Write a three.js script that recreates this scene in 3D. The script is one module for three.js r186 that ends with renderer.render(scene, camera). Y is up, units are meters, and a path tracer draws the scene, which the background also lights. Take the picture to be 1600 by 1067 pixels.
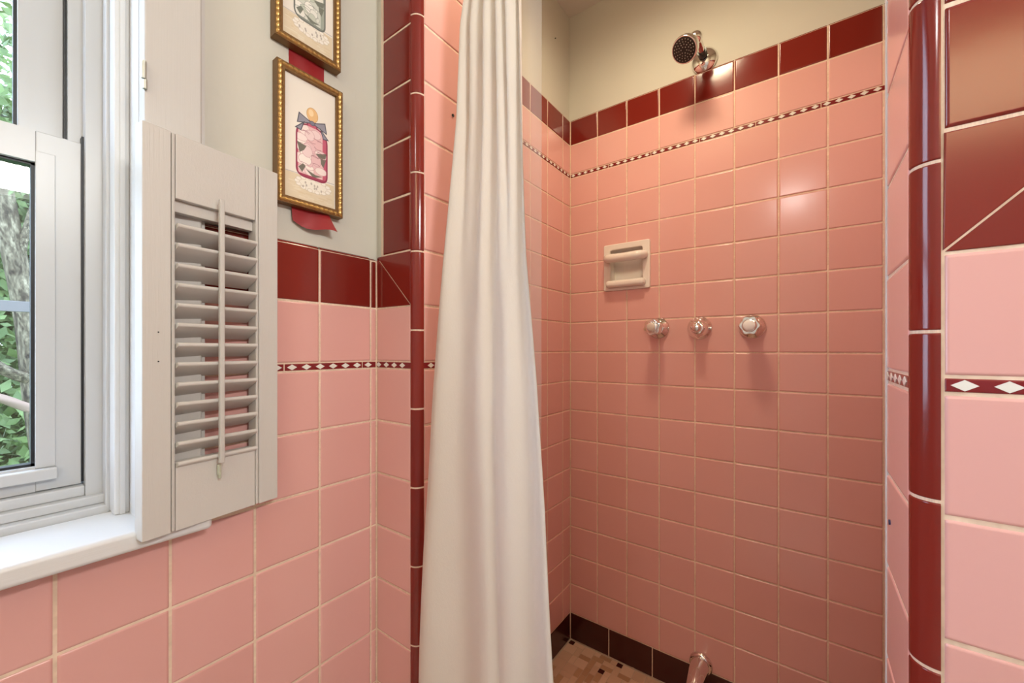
import * as THREE from 'three';
import { RoundedBoxGeometry } from 'three/addons/geometries/RoundedBoxGeometry.js';
import { mergeGeometries } from 'three/addons/utils/BufferGeometryUtils.js';
import { RectAreaLightUniformsLib } from 'three/addons/lights/RectAreaLightUniformsLib.js';

// ------------------------------------------------------------------ camera, sky, exposure
// World: x = to the right along the tiled partition, y = up, z = -(distance into the shower).
// The script places things by (v, h, a): x = v, y = h + EYE, z = -a, measured from the camera point.
RectAreaLightUniformsLib.init();
const EYE = 1.17;
const scene = new THREE.Scene();
const FOCAL = 626;
const camera = new THREE.PerspectiveCamera(2 * Math.atan(533.5 / FOCAL) * 180 / Math.PI, 1600 / 1067, 0.02, 100);
camera.position.set(0, EYE, 0);
camera.rotation.y = 36.15 * Math.PI / 180;
camera.setViewOffset(1600, 1067, 0, -12.5, 1600, 1067);
scene.add(camera);
const renderer = new THREE.WebGLRenderer({ antialias: true });
renderer.toneMapping = THREE.LinearToneMapping;
renderer.toneMappingExposure = 0.87;
renderer.shadowMap.enabled = true;
scene.background = new THREE.Color().setRGB(0.74, 0.93, 1.22);
scene.backgroundIntensity = 8.5;
const SHOWER_LAMP = 4.4, ROOM_LAMP = 0.9, VANITY_LAMP = 1.5, ADDED_SIDE_FILL = 70;      // candela, candela, nits, nits; the last is an added fill
const WARM = new THREE.Color().setRGB(1.0, 0.84, 0.57), AMBER = new THREE.Color().setRGB(1.0, 0.74, 0.40), WARM2 = new THREE.Color().setRGB(1.0, 0.99, 0.96);

// ------------------------------------------------------------------ helpers
let seed = 20240611;
const rnd = () => { seed |= 0; seed = seed + 0x6D2B79F5 | 0; let t = Math.imul(seed ^ seed >>> 15, 1 | seed); t = t + Math.imul(t ^ t >>> 7, 61 | t) ^ t; return ((t ^ t >>> 14) >>> 0) / 4294967296; };
const W = (v, h, a) => new THREE.Vector3(v, h + EYE, -a);
const used = {};
function numbered(name) { used[name] = (used[name] ?? -1) + 1; return used[name] ? name + '_' + String(used[name]).padStart(3, '0') : name; }
function part(name, geo, mat, parent) {
  const m = new THREE.Mesh(geo, mat); m.name = name; m.castShadow = m.receiveShadow = true; parent.add(m); return m;
}
function thing(name, label, category, pos, group, kind) {
  const o = new THREE.Group(); o.name = numbered(name); scene.add(o); if (pos) o.position.copy(pos);
  o.userData.label = label; o.userData.category = category;
  if (group) o.userData.group = group; if (kind) o.userData.kind = kind; return o;
}
const structure = (name, label, category) => { const o = thing(name, label, category); o.userData.kind = 'structure'; return o; };
// box between two (v,h,a) corners
function boxGeo(v0, v1, h0, h1, a0, a1, r = 0) {
  const w = Math.abs(v1 - v0), h = Math.abs(h1 - h0), d = Math.abs(a1 - a0);
  const g = r ? new RoundedBoxGeometry(w, h, d, 2, Math.min(r, w / 2.01, h / 2.01, d / 2.01)) : new THREE.BoxGeometry(w, h, d);
  return g.translate((v0 + v1) / 2, (h0 + h1) / 2 + EYE, -(a0 + a1) / 2);
}
function merged(list) { return mergeGeometries(list.map((g) => { const n = g.index ? g.toNonIndexed() : g.clone(); for (const k of Object.keys(n.attributes)) if (!['position', 'normal', 'uv'].includes(k)) n.deleteAttribute(k); return n; })); }
function lerpTable(tab, h) { // tab sorted by descending h
  if (h >= tab[0][0]) return tab[0][1];
  for (let i = 1; i < tab.length; i++) if (h >= tab[i][0]) { const [h0, x0] = tab[i - 1], [h1, x1] = tab[i]; let k = (h0 - h) / (h0 - h1); return x0 + (x1 - x0) * k; }
  return tab[tab.length - 1][1];
}

// ------------------------------------------------------------------ textures and materials
function noiseField(n, cells, s0) {
  let s = s0; const r = () => { s = (s * 1664525 + 1013904223) >>> 0; return s / 4294967296; };
  const out = new Float32Array(n * n);
  for (const [c, w] of cells) {
    const g = Array.from({ length: c * c }, r);
    for (let y = 0; y < n; y++) for (let x = 0; x < n; x++) {
      const fx = x / n * c, fy = y / n * c, x0 = Math.floor(fx), y0 = Math.floor(fy); let tx = fx - x0, ty = fy - y0; tx = tx * tx * (3 - 2 * tx); ty = ty * ty * (3 - 2 * ty);
      const A = g[(y0 % c) * c + x0 % c], B = g[(y0 % c) * c + (x0 + 1) % c], C = g[((y0 + 1) % c) * c + x0 % c], D = g[((y0 + 1) % c) * c + (x0 + 1) % c];
      out[y * n + x] += w * ((A * (1 - tx) + B * tx) * (1 - ty) + (C * (1 - tx) + D * tx) * ty);
    }
  }
  return out;
}
function dataTex(n, fn, srgb, rx = 1, ry = 1) {
  const d = new Uint8Array(n * n * 4);
  for (let i = 0; i < n * n; i++) { const c = fn(i); d[4 * i] = c[0]; d[4 * i + 1] = c[1]; d[4 * i + 2] = c[2]; d[4 * i + 3] = 255; }
  const t = new THREE.DataTexture(d, n, n); t.wrapS = t.wrapT = THREE.RepeatWrapping; t.magFilter = THREE.LinearFilter; t.minFilter = THREE.LinearMipmapLinearFilter; t.generateMipmaps = true;
  if (srgb) t.colorSpace = THREE.SRGBColorSpace; t.repeat.set(rx, ry); t.needsUpdate = true; return t;
}
const clamp8 = (x) => Math.max(0, Math.min(255, Math.round(x)));
const nPlaster = noiseField(256, [[8, .3], [24, .3], [64, .4]], 7);
const plasterBump = dataTex(256, (i) => { const k = clamp8(nPlaster[i] * 255); return [k, k, k]; }, false, 2, 2);
const nGlaze = noiseField(128, [[4, .5], [10, .35], [32, .15]], 21);
const glazeBump = dataTex(128, (i) => { const k = clamp8(nGlaze[i] * 255); return [k, k, k]; }, false, 1, 1);
const nGrout = noiseField(256, [[6, .4], [30, .3], [100, .3]], 33);
const groutMap = dataTex(256, (i) => { const k = (nGrout[i] - .5) * 46; return [clamp8(226 + k), clamp8(201 + k), clamp8(178 + k)]; }, true, 3, 3);
const nWood = noiseField(256, [[5, .4], [20, .3], [80, .3]], 55);
const paintBump = dataTex(256, (i) => { const k = clamp8(nWood[i] * 255); return [k, k, k]; }, false, 3, 1);

const std = (r, g, b, rough, o = {}) => new THREE.MeshStandardMaterial({ color: new THREE.Color().setRGB(r, g, b), roughness: rough, ...o });
const phys = (r, g, b, rough, o = {}) => new THREE.MeshPhysicalMaterial({ color: new THREE.Color().setRGB(r, g, b), roughness: rough, side: THREE.DoubleSide, ...o });
const glaze = (r, g, b, rough) => std(r, g, b, rough, { bumpMap: glazeBump, bumpScale: 0.00005 });
const pinks = [[.735, .390, .350], [.75, .405, .365], [.72, .380, .340], [.74, .397, .357]].map((c) => glaze(...c, .16));
const maroons = [[.195, .016, .010], [.21, .018, .011], [.18, .014, .009]].map((c) => glaze(...c, .13));
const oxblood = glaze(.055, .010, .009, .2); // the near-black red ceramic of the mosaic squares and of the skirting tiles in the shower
const borderRed = glaze(.20, .010, .014, .2), borderWhite = glaze(.80, .78, .72, .2);
const grout = std(1, 1, 1, .85, { map: groutMap });
const plaster = std(.62, .60, .525, .7, { bumpMap: plasterBump, bumpScale: 0.00025 });
const ceilingPaint = std(.66, .62, .56, .8, { bumpMap: plasterBump, bumpScale: 0.0006 });
const roomWhite = std(.80, .80, .78, .7, { bumpMap: plasterBump, bumpScale: 0.00025 });
const whitePaint = std(.72, .72, .72, .35, { bumpMap: paintBump, bumpScale: 0.00012 });
const casingPaint = std(.58, .555, .525, .38, { bumpMap: paintBump, bumpScale: 0.00012 });
const shutterPaint = std(.63, .605, .565, .38, { bumpMap: paintBump, bumpScale: 0.00025 });
const vinyl = std(.57, .58, .59, .3);
const gasketMat = std(.008, .010, .014, .45);
const chrome = std(.82, .81, .80, .07, { metalness: 1 });
const darkRubber = std(.014, .012, .011, .35);
const ceramicWhite = std(.80, .74, .68, .12);
const gold = std(.50, .30, .10, .33, { metalness: .75 });
const goldDark = std(.20, .105, .035, .45, { metalness: .45 });
const ribbonMat = std(.29, .010, .014, .45, { side: THREE.DoubleSide });
const holeMat = std(.01, .01, .012, .6);

// ------------------------------------------------------------------ tile pieces
// edge profiles: distance from the edge, depth below the face, tilt of the surface (degrees)
const PROFILE = { n: [[0, .0017, 68], [.0011, .0004, 34], [.0034, 0, 0]], c: [[0, .0095, 84], [.0035, .0030, 42], [.0105, 0, 0]], q: [[0, .0015, 60], [.0006, .0004, 32], [.0014, 0, 0]] };
const tileCache = new Map();
function tileGeo(w, h, sides) { // sides: left right top bottom
  const key = [w.toFixed(4), h.toFixed(4), sides].join();
  if (tileCache.has(key)) return tileCache.get(key);
  const axis = (len, lo, hi) => [...PROFILE[lo].map(([d, z, t]) => [-len / 2 + Math.min(d, len * .3), z, -t]), ...PROFILE[hi].slice().reverse().map(([d, z, t]) => [len / 2 - Math.min(d, len * .3), z, t])];
  const X = axis(w, sides[0], sides[1]), Y = axis(h, sides[3], sides[2]);
  const pos = [], nor = [], uv = [], idx = [], R = Math.PI / 180;
  for (const [y, zy, ty] of Y) for (const [x, zx, tx] of X) {
    pos.push(x, y, -Math.max(zx, zy));
    const n = new THREE.Vector3(Math.tan(tx * R), Math.tan(ty * R), 1).normalize(); nor.push(n.x, n.y, n.z); uv.push(x / .1 + .5, y / .1 + .5);
  }
  const k = X.length;
  for (let j = 0; j < Y.length - 1; j++) for (let i = 0; i < k - 1; i++) { const p = j * k + i; idx.push(p, p + 1, p + k + 1, p, p + k + 1, p + k); }
  const g = new THREE.BufferGeometry();
  g.setAttribute('position', new THREE.Float32BufferAttribute(pos, 3)); g.setAttribute('normal', new THREE.Float32BufferAttribute(nor, 3)); g.setAttribute('uv', new THREE.Float32BufferAttribute(uv, 2)); g.setIndex(idx);
  tileCache.set(key, g); return g;
}
const pick = (list) => list[Math.floor(rnd() * list.length)];
// A plane that tiles lie on: F(u,h) faces the camera (u = v); L faces right (u = a); R faces left (u = a)
const FACES = {
  F: (d) => ({ at: (u, h) => W(u, h, d), turn: 0 }),
  L: (d) => ({ at: (u, h) => W(d, h, u), turn: Math.PI / 2 }),
  R: (d) => ({ at: (u, h) => W(d, h, u), turn: -Math.PI / 2 }),
};
const GAP = .0030;
function tile(parent, face, u0, u1, h0, h1, mats, name = 'tile', sides = 'nnnn', gap = GAP) {
  const w = u1 - u0 - gap, h = h1 - h0 - gap; if (w < .003 || h < .003) return null;
  let s = sides; if (face.turn < 0) s = s[1] + s[0] + s[2] + s[3];
  const m = part(name, tileGeo(w, h, s), Array.isArray(mats) ? pick(mats) : mats, parent);
  m.position.copy(face.at((u0 + u1) / 2, (h0 + h1) / 2));
  m.rotation.set((rnd() - .5) * .006, face.turn + (rnd() - .5) * .006, 0, 'YXZ');
  return m;
}
// red border strip with raised white diamonds
const diamondGeo = (() => { const s = new THREE.Shape(); s.moveTo(-.0085, 0); s.lineTo(0, .0049); s.lineTo(.0085, 0); s.lineTo(0, -.0049); s.closePath(); return new THREE.ExtrudeGeometry(s, { depth: .0008, bevelEnabled: false }); })();
function border(parent, face, u0, u1, hTop, height = .0135, first = 0, len = .151) {
  const sign = face.turn < 0 ? -1 : 1;
  for (let s = u0 - first; s < u1 - 1e-4; s += len) {
    const p0 = Math.max(s, u0), p1 = Math.min(s + len, u1);
    const b = tile(parent, face, p0, p1, hTop - height, hTop, borderRed, 'border_tile', 'qqqq', .0016); if (!b) continue;
    const mid = (p0 + p1) / 2, pitch = len / 6;
    for (let k = 0; k < 6; k++) {
      const c = s + pitch * (k + .5); if (c - .006 < p0 || c + .006 > p1) continue;
      const d = part('diamond', diamondGeo, borderWhite, b); d.position.set((c - mid) * sign, 0, -.0002);
    }
  }
}
// tile with any outline facing the camera, corners given as (u,h)
function polyTile(parent, face, pts, mat) {
  const cx = pts[0][0], cy = pts[0][1], s = new THREE.Shape(pts.map(([x, y]) => new THREE.Vector2(x - cx, y - cy)));
  const g = new THREE.ExtrudeGeometry(s, { depth: .003, bevelEnabled: true, bevelThickness: .0014, bevelSize: .0014, bevelOffset: -.0029, bevelSegments: 2 }).translate(0, 0, -.0044);
  const m = part('tile', g, mat, parent); m.position.copy(face.at(cx, cy));
}
const BED = .0013; // grout lies this far below the tile faces

// ------------------------------------------------------------------ measured planes
const V_LEFT = -.7235, A_FRONT = .51, A_JAMB = .655, V_JL = -.5977, V_JR = .0794, RB = .018, A_BACK = 1.3617, V_SL = -.720, V_SR = .20;
const H_CEIL = 1.27, H_FLOOR = -EYE, H_TRAY = -1.0995;
// row heights in the room: top lines, downward
const CAP_TOP = .193, CAP_BOT = .0855, ROW_BOT = -.0245, BORD_BOT = -.0385;
const roomRows = []; for (let k = 0; k < 10; k++) roomRows.push([BORD_BOT - .1092 * (k + 1), BORD_BOT - .1092 * k]);

// ================================================================== SETTING
// ------------------------------------------------------------------ window wall (left)
const WIN = { a0: -.62, a1: .141, h0: -.258, h1: .98 };
{
  const wall = structure('wall_left', 'window wall with pink tile wainscot, maroon cap and cream plaster above', 'wall');
  const A0 = -1.55, A1 = .56;
  const vp = V_LEFT - .0095, vo = V_LEFT - .20;
  part('plaster', merged([
    boxGeo(vo, vp, H_FLOOR, WIN.h0, A0, A1), boxGeo(vo, vp, WIN.h1, H_CEIL, A0, A1),
    boxGeo(vo, vp, WIN.h0, WIN.h1, A0, WIN.a0), boxGeo(vo, vp, WIN.h0, WIN.h1, WIN.a1, A1)]), plaster, wall);
  const hb = CAP_TOP - .008;
  part('grout_bed', merged([
    boxGeo(vp, V_LEFT - BED, H_FLOOR, WIN.h0, A0, A_FRONT + .02), boxGeo(vp, V_LEFT - BED, WIN.h0, hb, WIN.a1 + .04, A_FRONT + .02),
    boxGeo(vp, V_LEFT - BED, WIN.h0, hb, A0, WIN.a0 - .04)]), grout, wall);
  const face = FACES.L(V_LEFT), lines = [A_FRONT, .4965]; for (let k = 1; k < 20; k++) lines.push(.4965 - .1080 * k);
  for (let i = 0; i < lines.length - 1; i++) {
    let u1 = lines[i], u0 = Math.max(lines[i + 1], A0); if (u1 <= A0) break;
    const byWindow = u0 < .19 && u1 > -.66;
    const rows = [[CAP_BOT, CAP_TOP, 'cap'], [ROW_BOT, CAP_BOT, 'p'], ...roomRows.map((r) => [...r, 'p'])];
    for (let [h0, h1, kind] of rows) {
      if (h0 < H_FLOOR) break;
      let p0 = u0, p1 = u1;
      if (h0 > WIN.h0 - .02) { if (p1 <= .185 && p0 >= -.66) continue; if (p0 < .185 && p1 > .185) p0 = .185; if (p0 < -.66 && p1 > -.66) p1 = -.66; }
      else if (h1 > WIN.h0 && byWindow) h1 = Math.min(h1, WIN.h0 + .0);
      if (kind === 'cap') { if (i === 0) tile(wall, face, p0, p1, h0, h1 - .002, maroons, 'cap_tile', 'nncn', .0022); else tile(wall, face, p0, p1, h0, h1, maroons, 'cap_tile', 'nncn'); }
      else tile(wall, face, p0, p1, h0, h1, pinks, 'tile', 'nnnn', i === 0 ? .0022 : GAP);
    }
  }
  border(wall, face, .185, A_FRONT - .001, ROW_BOT, .0135, .01);
}
// ------------------------------------------------------------------ partition stubs either side of the shower opening
function bulls(parent, cv, phi0, joints) {
  const pts = (len) => [[RB - .0016, 0], [RB - .0004, .0006], [RB, .0018], [RB, len - .0018], [RB - .0004, len - .0006], [RB - .0016, len]].map(([x, y]) => new THREE.Vector2(x, y));
  part('grout_core', new THREE.LatheGeometry([new THREE.Vector2(RB - .0012, 0), new THREE.Vector2(RB - .0012, H_CEIL - H_FLOOR)], 12, phi0, Math.PI / 2).translate(cv, 0, -(A_FRONT + RB)), grout, parent);
  for (let i = 0; i < joints.length - 1; i++) {
    const h0 = joints[i], len = joints[i + 1] - h0 - .0026; if (len < .01) continue;
    const m = part('bullnose_tile', new THREE.LatheGeometry(pts(len), 14, phi0, Math.PI / 2), pick(maroons), parent); m.position.copy(W(cv, h0 + .0013, A_FRONT + RB));
  }
}
const H_COLUMN = .963; // top of the tiled columns; header above
{ // left stub
  const wall = structure('wall_entry_left', 'narrow tiled stub wall at the left side of the shower opening', 'wall');
  part('plaster', boxGeo(V_LEFT - .0095, V_JL - .0095 - .006, H_FLOOR, H_CEIL, A_FRONT + .0095, A_JAMB - .006), plaster, wall);
  const hb = CAP_TOP - .008;
  part('grout_bed', merged([
    boxGeo(V_LEFT - .009, -.6156, H_FLOOR, hb, A_FRONT + BED, A_FRONT + .0095), boxGeo(-.7095, -.6156, hb, H_COLUMN, A_FRONT + BED, A_FRONT + .0095),
    boxGeo(-.6156, V_JL - BED, H_FLOOR, H_COLUMN + .3, A_FRONT + RB, A_JAMB - BED), boxGeo(V_SL - .02, V_JL - BED, H_FLOOR, H_COLUMN, A_JAMB - .008, A_JAMB - BED)]), grout, wall);
  const face = FACES.F(A_FRONT), u0 = V_LEFT, u1 = -.6150;
  tile(wall, face, u0, u1, ROW_BOT, CAP_BOT, pinks);
  for (const [h0, h1] of roomRows) tile(wall, face, u0, u1, Math.max(h0, H_FLOOR), h1, pinks);
  border(wall, face, u0, u1, ROW_BOT, .0135, .03);
  // mitred corner tile and the dark column above
  polyTile(wall, face, [[u0, CAP_TOP], [u0, CAP_BOT], [u1, CAP_BOT]], maroons[0]);
  polyTile(wall, face, [[u0, CAP_TOP], [u1, CAP_TOP], [u1, CAP_BOT]], maroons[1]);
  for (let k = 0; k < 7; k++) tile(wall, face, -.7110, u1, CAP_TOP + .11 * k, CAP_TOP + .11 * (k + 1), maroons, 'column_tile', 'cnnn');
  // return face into the shower
  const ret = FACES.L(V_JL), r0 = A_FRONT + RB, r1 = A_JAMB;
  for (const [h0, h1] of roomRows) tile(wall, ret, r0, r1, Math.max(h0, H_FLOOR), h1, pinks);
  tile(wall, ret, r0, r1, ROW_BOT, CAP_BOT, pinks); tile(wall, ret, r0, r1, CAP_BOT, CAP_TOP, pinks); border(wall, ret, r0, r1, ROW_BOT, .0135, .02);
  for (let k = 0; k < 7; k++) tile(wall, ret, r0, r1, CAP_TOP + .11 * k, CAP_TOP + .11 * (k + 1), pinks);
  const joints = []; for (let h = .190 - .1525 * 9; h < H_CEIL; h += .1525) joints.push(h); bulls(wall, -.6156, 0, joints);
  const hole = part('screw_hole', new THREE.CylinderGeometry(.0032, .0032, .004, 12).rotateZ(Math.PI / 2), holeMat, wall); hole.position.copy(W(V_JL - .0005, .492, .607));
}
{ // right wall of the opening, running on to the right
  const wall = structure('wall_entry_right', 'pink tiled wall with maroon edging at the right side of the shower opening', 'wall');
  const V1 = 1.0, hb = CAP_TOP - .008;
  part('plaster', boxGeo(V_JR + .0155, V1, H_FLOOR, H_CEIL, A_FRONT + .0095, A_JAMB - .006), plaster, wall);
  part('grout_bed', merged([
    boxGeo(.0974, V1, H_FLOOR, hb, A_FRONT + BED, A_FRONT + .0095), boxGeo(.0974, .2055, hb, H_COLUMN, A_FRONT + BED, A_FRONT + .0095),
    boxGeo(V_JR + BED, .0974, H_FLOOR, H_COLUMN + .3, A_FRONT + RB, A_JAMB - BED), boxGeo(V_JR + BED, V_SR + .02, H_FLOOR, H_COLUMN, A_JAMB - .008, A_JAMB - BED)]), grout, wall);
  const face = FACES.F(A_FRONT), lines = []; for (let k = 0; k < 9; k++) lines.push(.0978 + .1095 * k);
  for (let i = 0; i < lines.length - 1; i++) {
    const u0 = lines[i], u1 = lines[i + 1];
    tile(wall, face, u0, u1, ROW_BOT, CAP_BOT, pinks, 'tile', 'nnnn', .0036);
    for (const [h0, h1] of roomRows) tile(wall, face, u0, u1, Math.max(h0, H_FLOOR), h1, pinks, 'tile', 'nnnn', .0036);
    if (i > 0) tile(wall, face, u0, u1, CAP_BOT, CAP_TOP, maroons, 'cap_tile', 'nncn');
  }
  border(wall, face, lines[0] + .0012, .96, ROW_BOT, .0135, 0);
  const u0 = lines[0], u1 = lines[1];
  polyTile(wall, face, [[u0, CAP_BOT], [u0, CAP_TOP], [u1, CAP_TOP]], maroons[1]);
  polyTile(wall, face, [[u0, CAP_BOT], [u1, CAP_TOP], [u1, CAP_BOT]], maroons[0]);
  for (let k = 0; k < 7; k++) tile(wall, face, u0, u1, CAP_TOP + .11 * k, CAP_TOP + .11 * (k + 1), maroons, 'column_tile', 'ncnn', .0036);
  const ret = FACES.R(V_JR), r0 = A_FRONT + RB, r1 = A_JAMB;
  for (const [h0, h1] of roomRows) tile(wall, ret, r0, r1, Math.max(h0, H_FLOOR), h1, pinks);
  tile(wall, ret, r0, r1, ROW_BOT, CAP_BOT, pinks); tile(wall, ret, r0, r1, CAP_BOT, CAP_TOP, pinks); border(wall, ret, r0, r1, ROW_BOT, .0135, .02);
  for (let k = 0; k < 7; k++) tile(wall, ret, r0, r1, CAP_TOP + .11 * k, CAP_TOP + .11 * (k + 1), pinks);
  const joints = []; for (let h = .1676 - .1515 * 9; h < H_CEIL; h += .1515) joints.push(h); bulls(wall, .0974, -Math.PI / 2, joints);
  part('caulk_bead', boxGeo(V_JR - .0012, V_JR + .006, H_FLOOR, H_COLUMN, A_JAMB - .004, A_JAMB + .003, .0018), std(.62, .58, .54, .6), wall);
  const hole = part('screw_hole', new THREE.CylinderGeometry(.003, .003, .004, 12).rotateZ(Math.PI / 2), std(.03, .035, .12, .4), wall); hole.position.copy(W(V_JR + .0005, -.1985, .628));
}
{ // header over the opening
  const wall = structure('wall_entry_header', 'plastered header wall above the shower opening', 'wall');
  part('plaster', boxGeo(V_JL - .0155, V_JR + .0155, .90, H_CEIL, A_FRONT + .0095, A_JAMB - .006), plaster, wall);
}
// ------------------------------------------------------------------ shower stall walls
const S_CAP_T = .874, S_CAP_B = .774, S_ROW_B = .664, S_BORD_B = .6505;
const stallRows = []; for (let k = 0; k < 15; k++) stallRows.push([S_BORD_B - .11 * (k + 1), S_BORD_B - .11 * k]);
function stallWall(wall, face, lines, baseLines, borderFirst, dish) {
  for (let i = 0; i < lines.length - 1; i++) {
    const u0 = lines[i], u1 = lines[i + 1];
    tile(wall, face, u0, u1, S_CAP_B, S_CAP_T, maroons, 'cap_tile', 'nncn');
    tile(wall, face, u0, u1, S_ROW_B, S_CAP_B, pinks);
    for (const [h0, h1] of stallRows) {
      if (dish && h1 > .2106 && h0 < .3684 && u1 > dish[0] && u0 < dish[1]) { // cut round the soap dish
        const left = u0 < dish[0], d = left ? dish[0] : dish[1], o = left ? u0 : u1, i_ = left ? u1 : u0;
        if (h1 < .33) tile(wall, face, Math.min(o, d), Math.max(o, d), h0, h1, pinks);
        else polyTile(wall, face, [[o, h0], [d, h0], [d, .3685], [i_, .3685], [i_, h1], [o, h1]], pick(pinks));
      } else tile(wall, face, u0, u1, h0, h1, pinks);
    }
  }
  border(wall, face, lines[0] + .0005, lines[lines.length - 1] - .0005, S_ROW_B, .0135, borderFirst);
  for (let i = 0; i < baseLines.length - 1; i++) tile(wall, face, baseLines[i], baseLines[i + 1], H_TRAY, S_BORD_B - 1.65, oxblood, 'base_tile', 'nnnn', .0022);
}
{
  const wall = structure('wall_shower_back', 'back wall of the shower, pink tile grid with maroon top row and diamond border', 'wall');
  const holed = (v0, v1, h0, h1, a0, a1) => merged([boxGeo(v0, v1, h0, .226, a0, a1), boxGeo(v0, v1, .357, h1, a0, a1), boxGeo(v0, -.5635, .226, .357, a0, a1), boxGeo(-.4375, v1, .226, .357, a0, a1)]); // opening for the soap dish
  part('plaster', holed(V_SL - .12, V_SR + .12, H_FLOOR, H_CEIL, A_BACK + .0095, A_BACK + .12), plaster, wall);
  part('grout_bed', holed(V_SL - .0095, V_SR + .0095, H_TRAY, S_CAP_T - .008, A_BACK + BED, A_BACK + .0095), grout, wall);
  const lines = []; for (let k = 0; k <= 8; k++) lines.push(V_SL + .11 * k); lines.push(V_SR);
  stallWall(wall, FACES.F(A_BACK), lines, [0, 1, 2, 3, 4, 5, 6].map((k) => V_SL + .1535 * k).filter((u) => u < V_SR - .02).concat(V_SR), 0, [-.5795, -.4215]);
}
{
  const wall = structure('wall_shower_left', 'left side wall of the shower behind the curtain, pink tile under cream plaster', 'wall');
  part('plaster', boxGeo(V_SL - .12, V_SL - .0095, H_FLOOR, H_CEIL, A_JAMB - .006, A_BACK + .0095), plaster, wall);
  part('grout_bed', boxGeo(V_SL - .0095, V_SL - BED, H_TRAY, S_CAP_T - .008, A_JAMB - .006, A_BACK + .009), grout, wall);
  const lines = [A_JAMB]; for (let k = 5; k >= 0; k--) lines.push(1.3045 - .1085 * k); lines.push(A_BACK);
  stallWall(wall, FACES.L(V_SL), lines, [A_JAMB, .75, .902, 1.055, 1.208, A_BACK], .03);
  const nail = part('nail', new THREE.CylinderGeometry(.0016, .0016, .006, 8).rotateZ(Math.PI / 2), holeMat, wall); nail.position.copy(W(V_SL - .0085, 1.125, 1.262));
}
{
  const wall = structure('wall_shower_right', 'right side wall of the shower hidden behind the opening jamb', 'wall');
  part('plaster', boxGeo(V_SR + .0095, V_SR + .12, H_FLOOR, H_CEIL, A_JAMB - .006, A_BACK + .0095), plaster, wall);
  part('grout_bed', boxGeo(V_SR + BED, V_SR + .0095, H_TRAY, S_CAP_T - .008, A_JAMB - .006, A_BACK + .009), grout, wall);
  const lines = [A_JAMB]; for (let k = 5; k >= 0; k--) lines.push(1.3045 - .1085 * k); lines.push(A_BACK);
  stallWall(wall, FACES.R(V_SR), lines, [A_JAMB, .75, .902, 1.055, 1.208, A_BACK], .03);
}
// ------------------------------------------------------------------ shower floor: small block mosaic
{
  const fl = structure('floor_shower', 'shower floor of small beige, tan and dark maroon mosaic pieces', 'floor');
  part('grout_bed', boxGeo(V_SL - .01, V_SR + .01, H_FLOOR - .02, H_TRAY - .0009, A_JAMB - .03, A_BACK + .01), std(.46, .33, .25, .85), fl);
  const M = .0206, nx = Math.floor((V_SR - V_SL) / M), ny = Math.floor((A_BACK - A_JAMB) / M), grid = new Uint8Array(nx * ny);
  const light = [std(.58, .35, .24, .35), std(.62, .38, .27, .35), std(.54, .32, .22, .35)], tan = [std(.40, .21, .12, .35), std(.44, .24, .14, .35)], dark = [oxblood];
  const geos = {}; const far = [];
  const pieceGeo = (w, d) => geos[w + '_' + d] ??= new RoundedBoxGeometry(w * M - .0014, .005, d * M - .0014, 1, .0007);
  const free = (x, y, w, d) => { if (x + w > nx || y + d > ny) return false; for (let i = 0; i < w; i++) for (let j = 0; j < d; j++) if (grid[(y + j) * nx + x + i]) return false; return true; };
  for (let y = 0; y < ny; y++) for (let x = 0; x < nx; x++) {
    if (grid[y * nx + x]) continue;
    const r = rnd(); let w = 1, d = 1, mat;
    if (r < .40 && free(x, y, 2, 2)) w = d = 2; else if (r < .62 && free(x, y, 2, 1)) w = 2; else if (r < .84 && free(x, y, 1, 2)) d = 2;
    if (w * d === 4) mat = pick(light); else if (w * d === 2) mat = rnd() < .42 ? pick(tan) : pick(light); else mat = rnd() < .34 ? dark[0] : pick(light);
    for (let i = 0; i < w; i++) for (let j = 0; j < d; j++) grid[(y + j) * nx + x + i] = 1;
    const v = V_SL + (x + w / 2) * M + .004, a = A_BACK - (y + d / 2) * M - .004, p = W(v, H_TRAY - .0025, a);
    if (v < -.36 && a > 1.0) { const m = part('mosaic_tile', pieceGeo(w, d), mat, fl); m.position.copy(p); }
    else far.push([pieceGeo(w, d).clone().translate(p.x, p.y, p.z), mat]);
  }
  for (const mat of [...light, ...tan, ...dark]) { const list = far.filter((f) => f[1] === mat).map((f) => f[0]); if (list.length) part('mosaic_field', merged(list), mat, fl).userData.kind = 'stuff'; }
}
{
  const curb = structure('floor_threshold', 'tiled threshold across the shower opening', 'threshold');
  part('curb', boxGeo(V_JL - .016, V_JR + .016, H_FLOOR, -1.04, A_FRONT + .004, A_JAMB - .002, .006), pinks[0], curb);
}
// ------------------------------------------------------------------ rest of the room (outside the frame)
{
  const fl = structure('floor', 'beige bathroom floor', 'floor');
  part('slab', boxGeo(V_LEFT - .2, 1.12, H_FLOOR - .12, H_FLOOR, -1.67, A_FRONT + .02), std(.70, .66, .60, .4), fl);
  const c = structure('ceiling', 'plain painted plaster ceiling', 'ceiling');
  part('slab', boxGeo(V_LEFT - .2, 1.12, H_CEIL, H_CEIL + .12, -1.67, A_BACK + .12), ceilingPaint, c);
  const r = structure('wall_right', 'right bathroom wall of white plaster', 'wall');
  part('plaster', boxGeo(1.0, 1.12, H_FLOOR, H_CEIL, -1.67, A_JAMB), roomWhite, r);
  const b = structure('wall_rear', 'rear bathroom wall of white plaster', 'wall');
  part('plaster', boxGeo(V_LEFT - .2, 1.0, H_FLOOR, H_CEIL, -1.67, -1.55), roomWhite, b);
}
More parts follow.
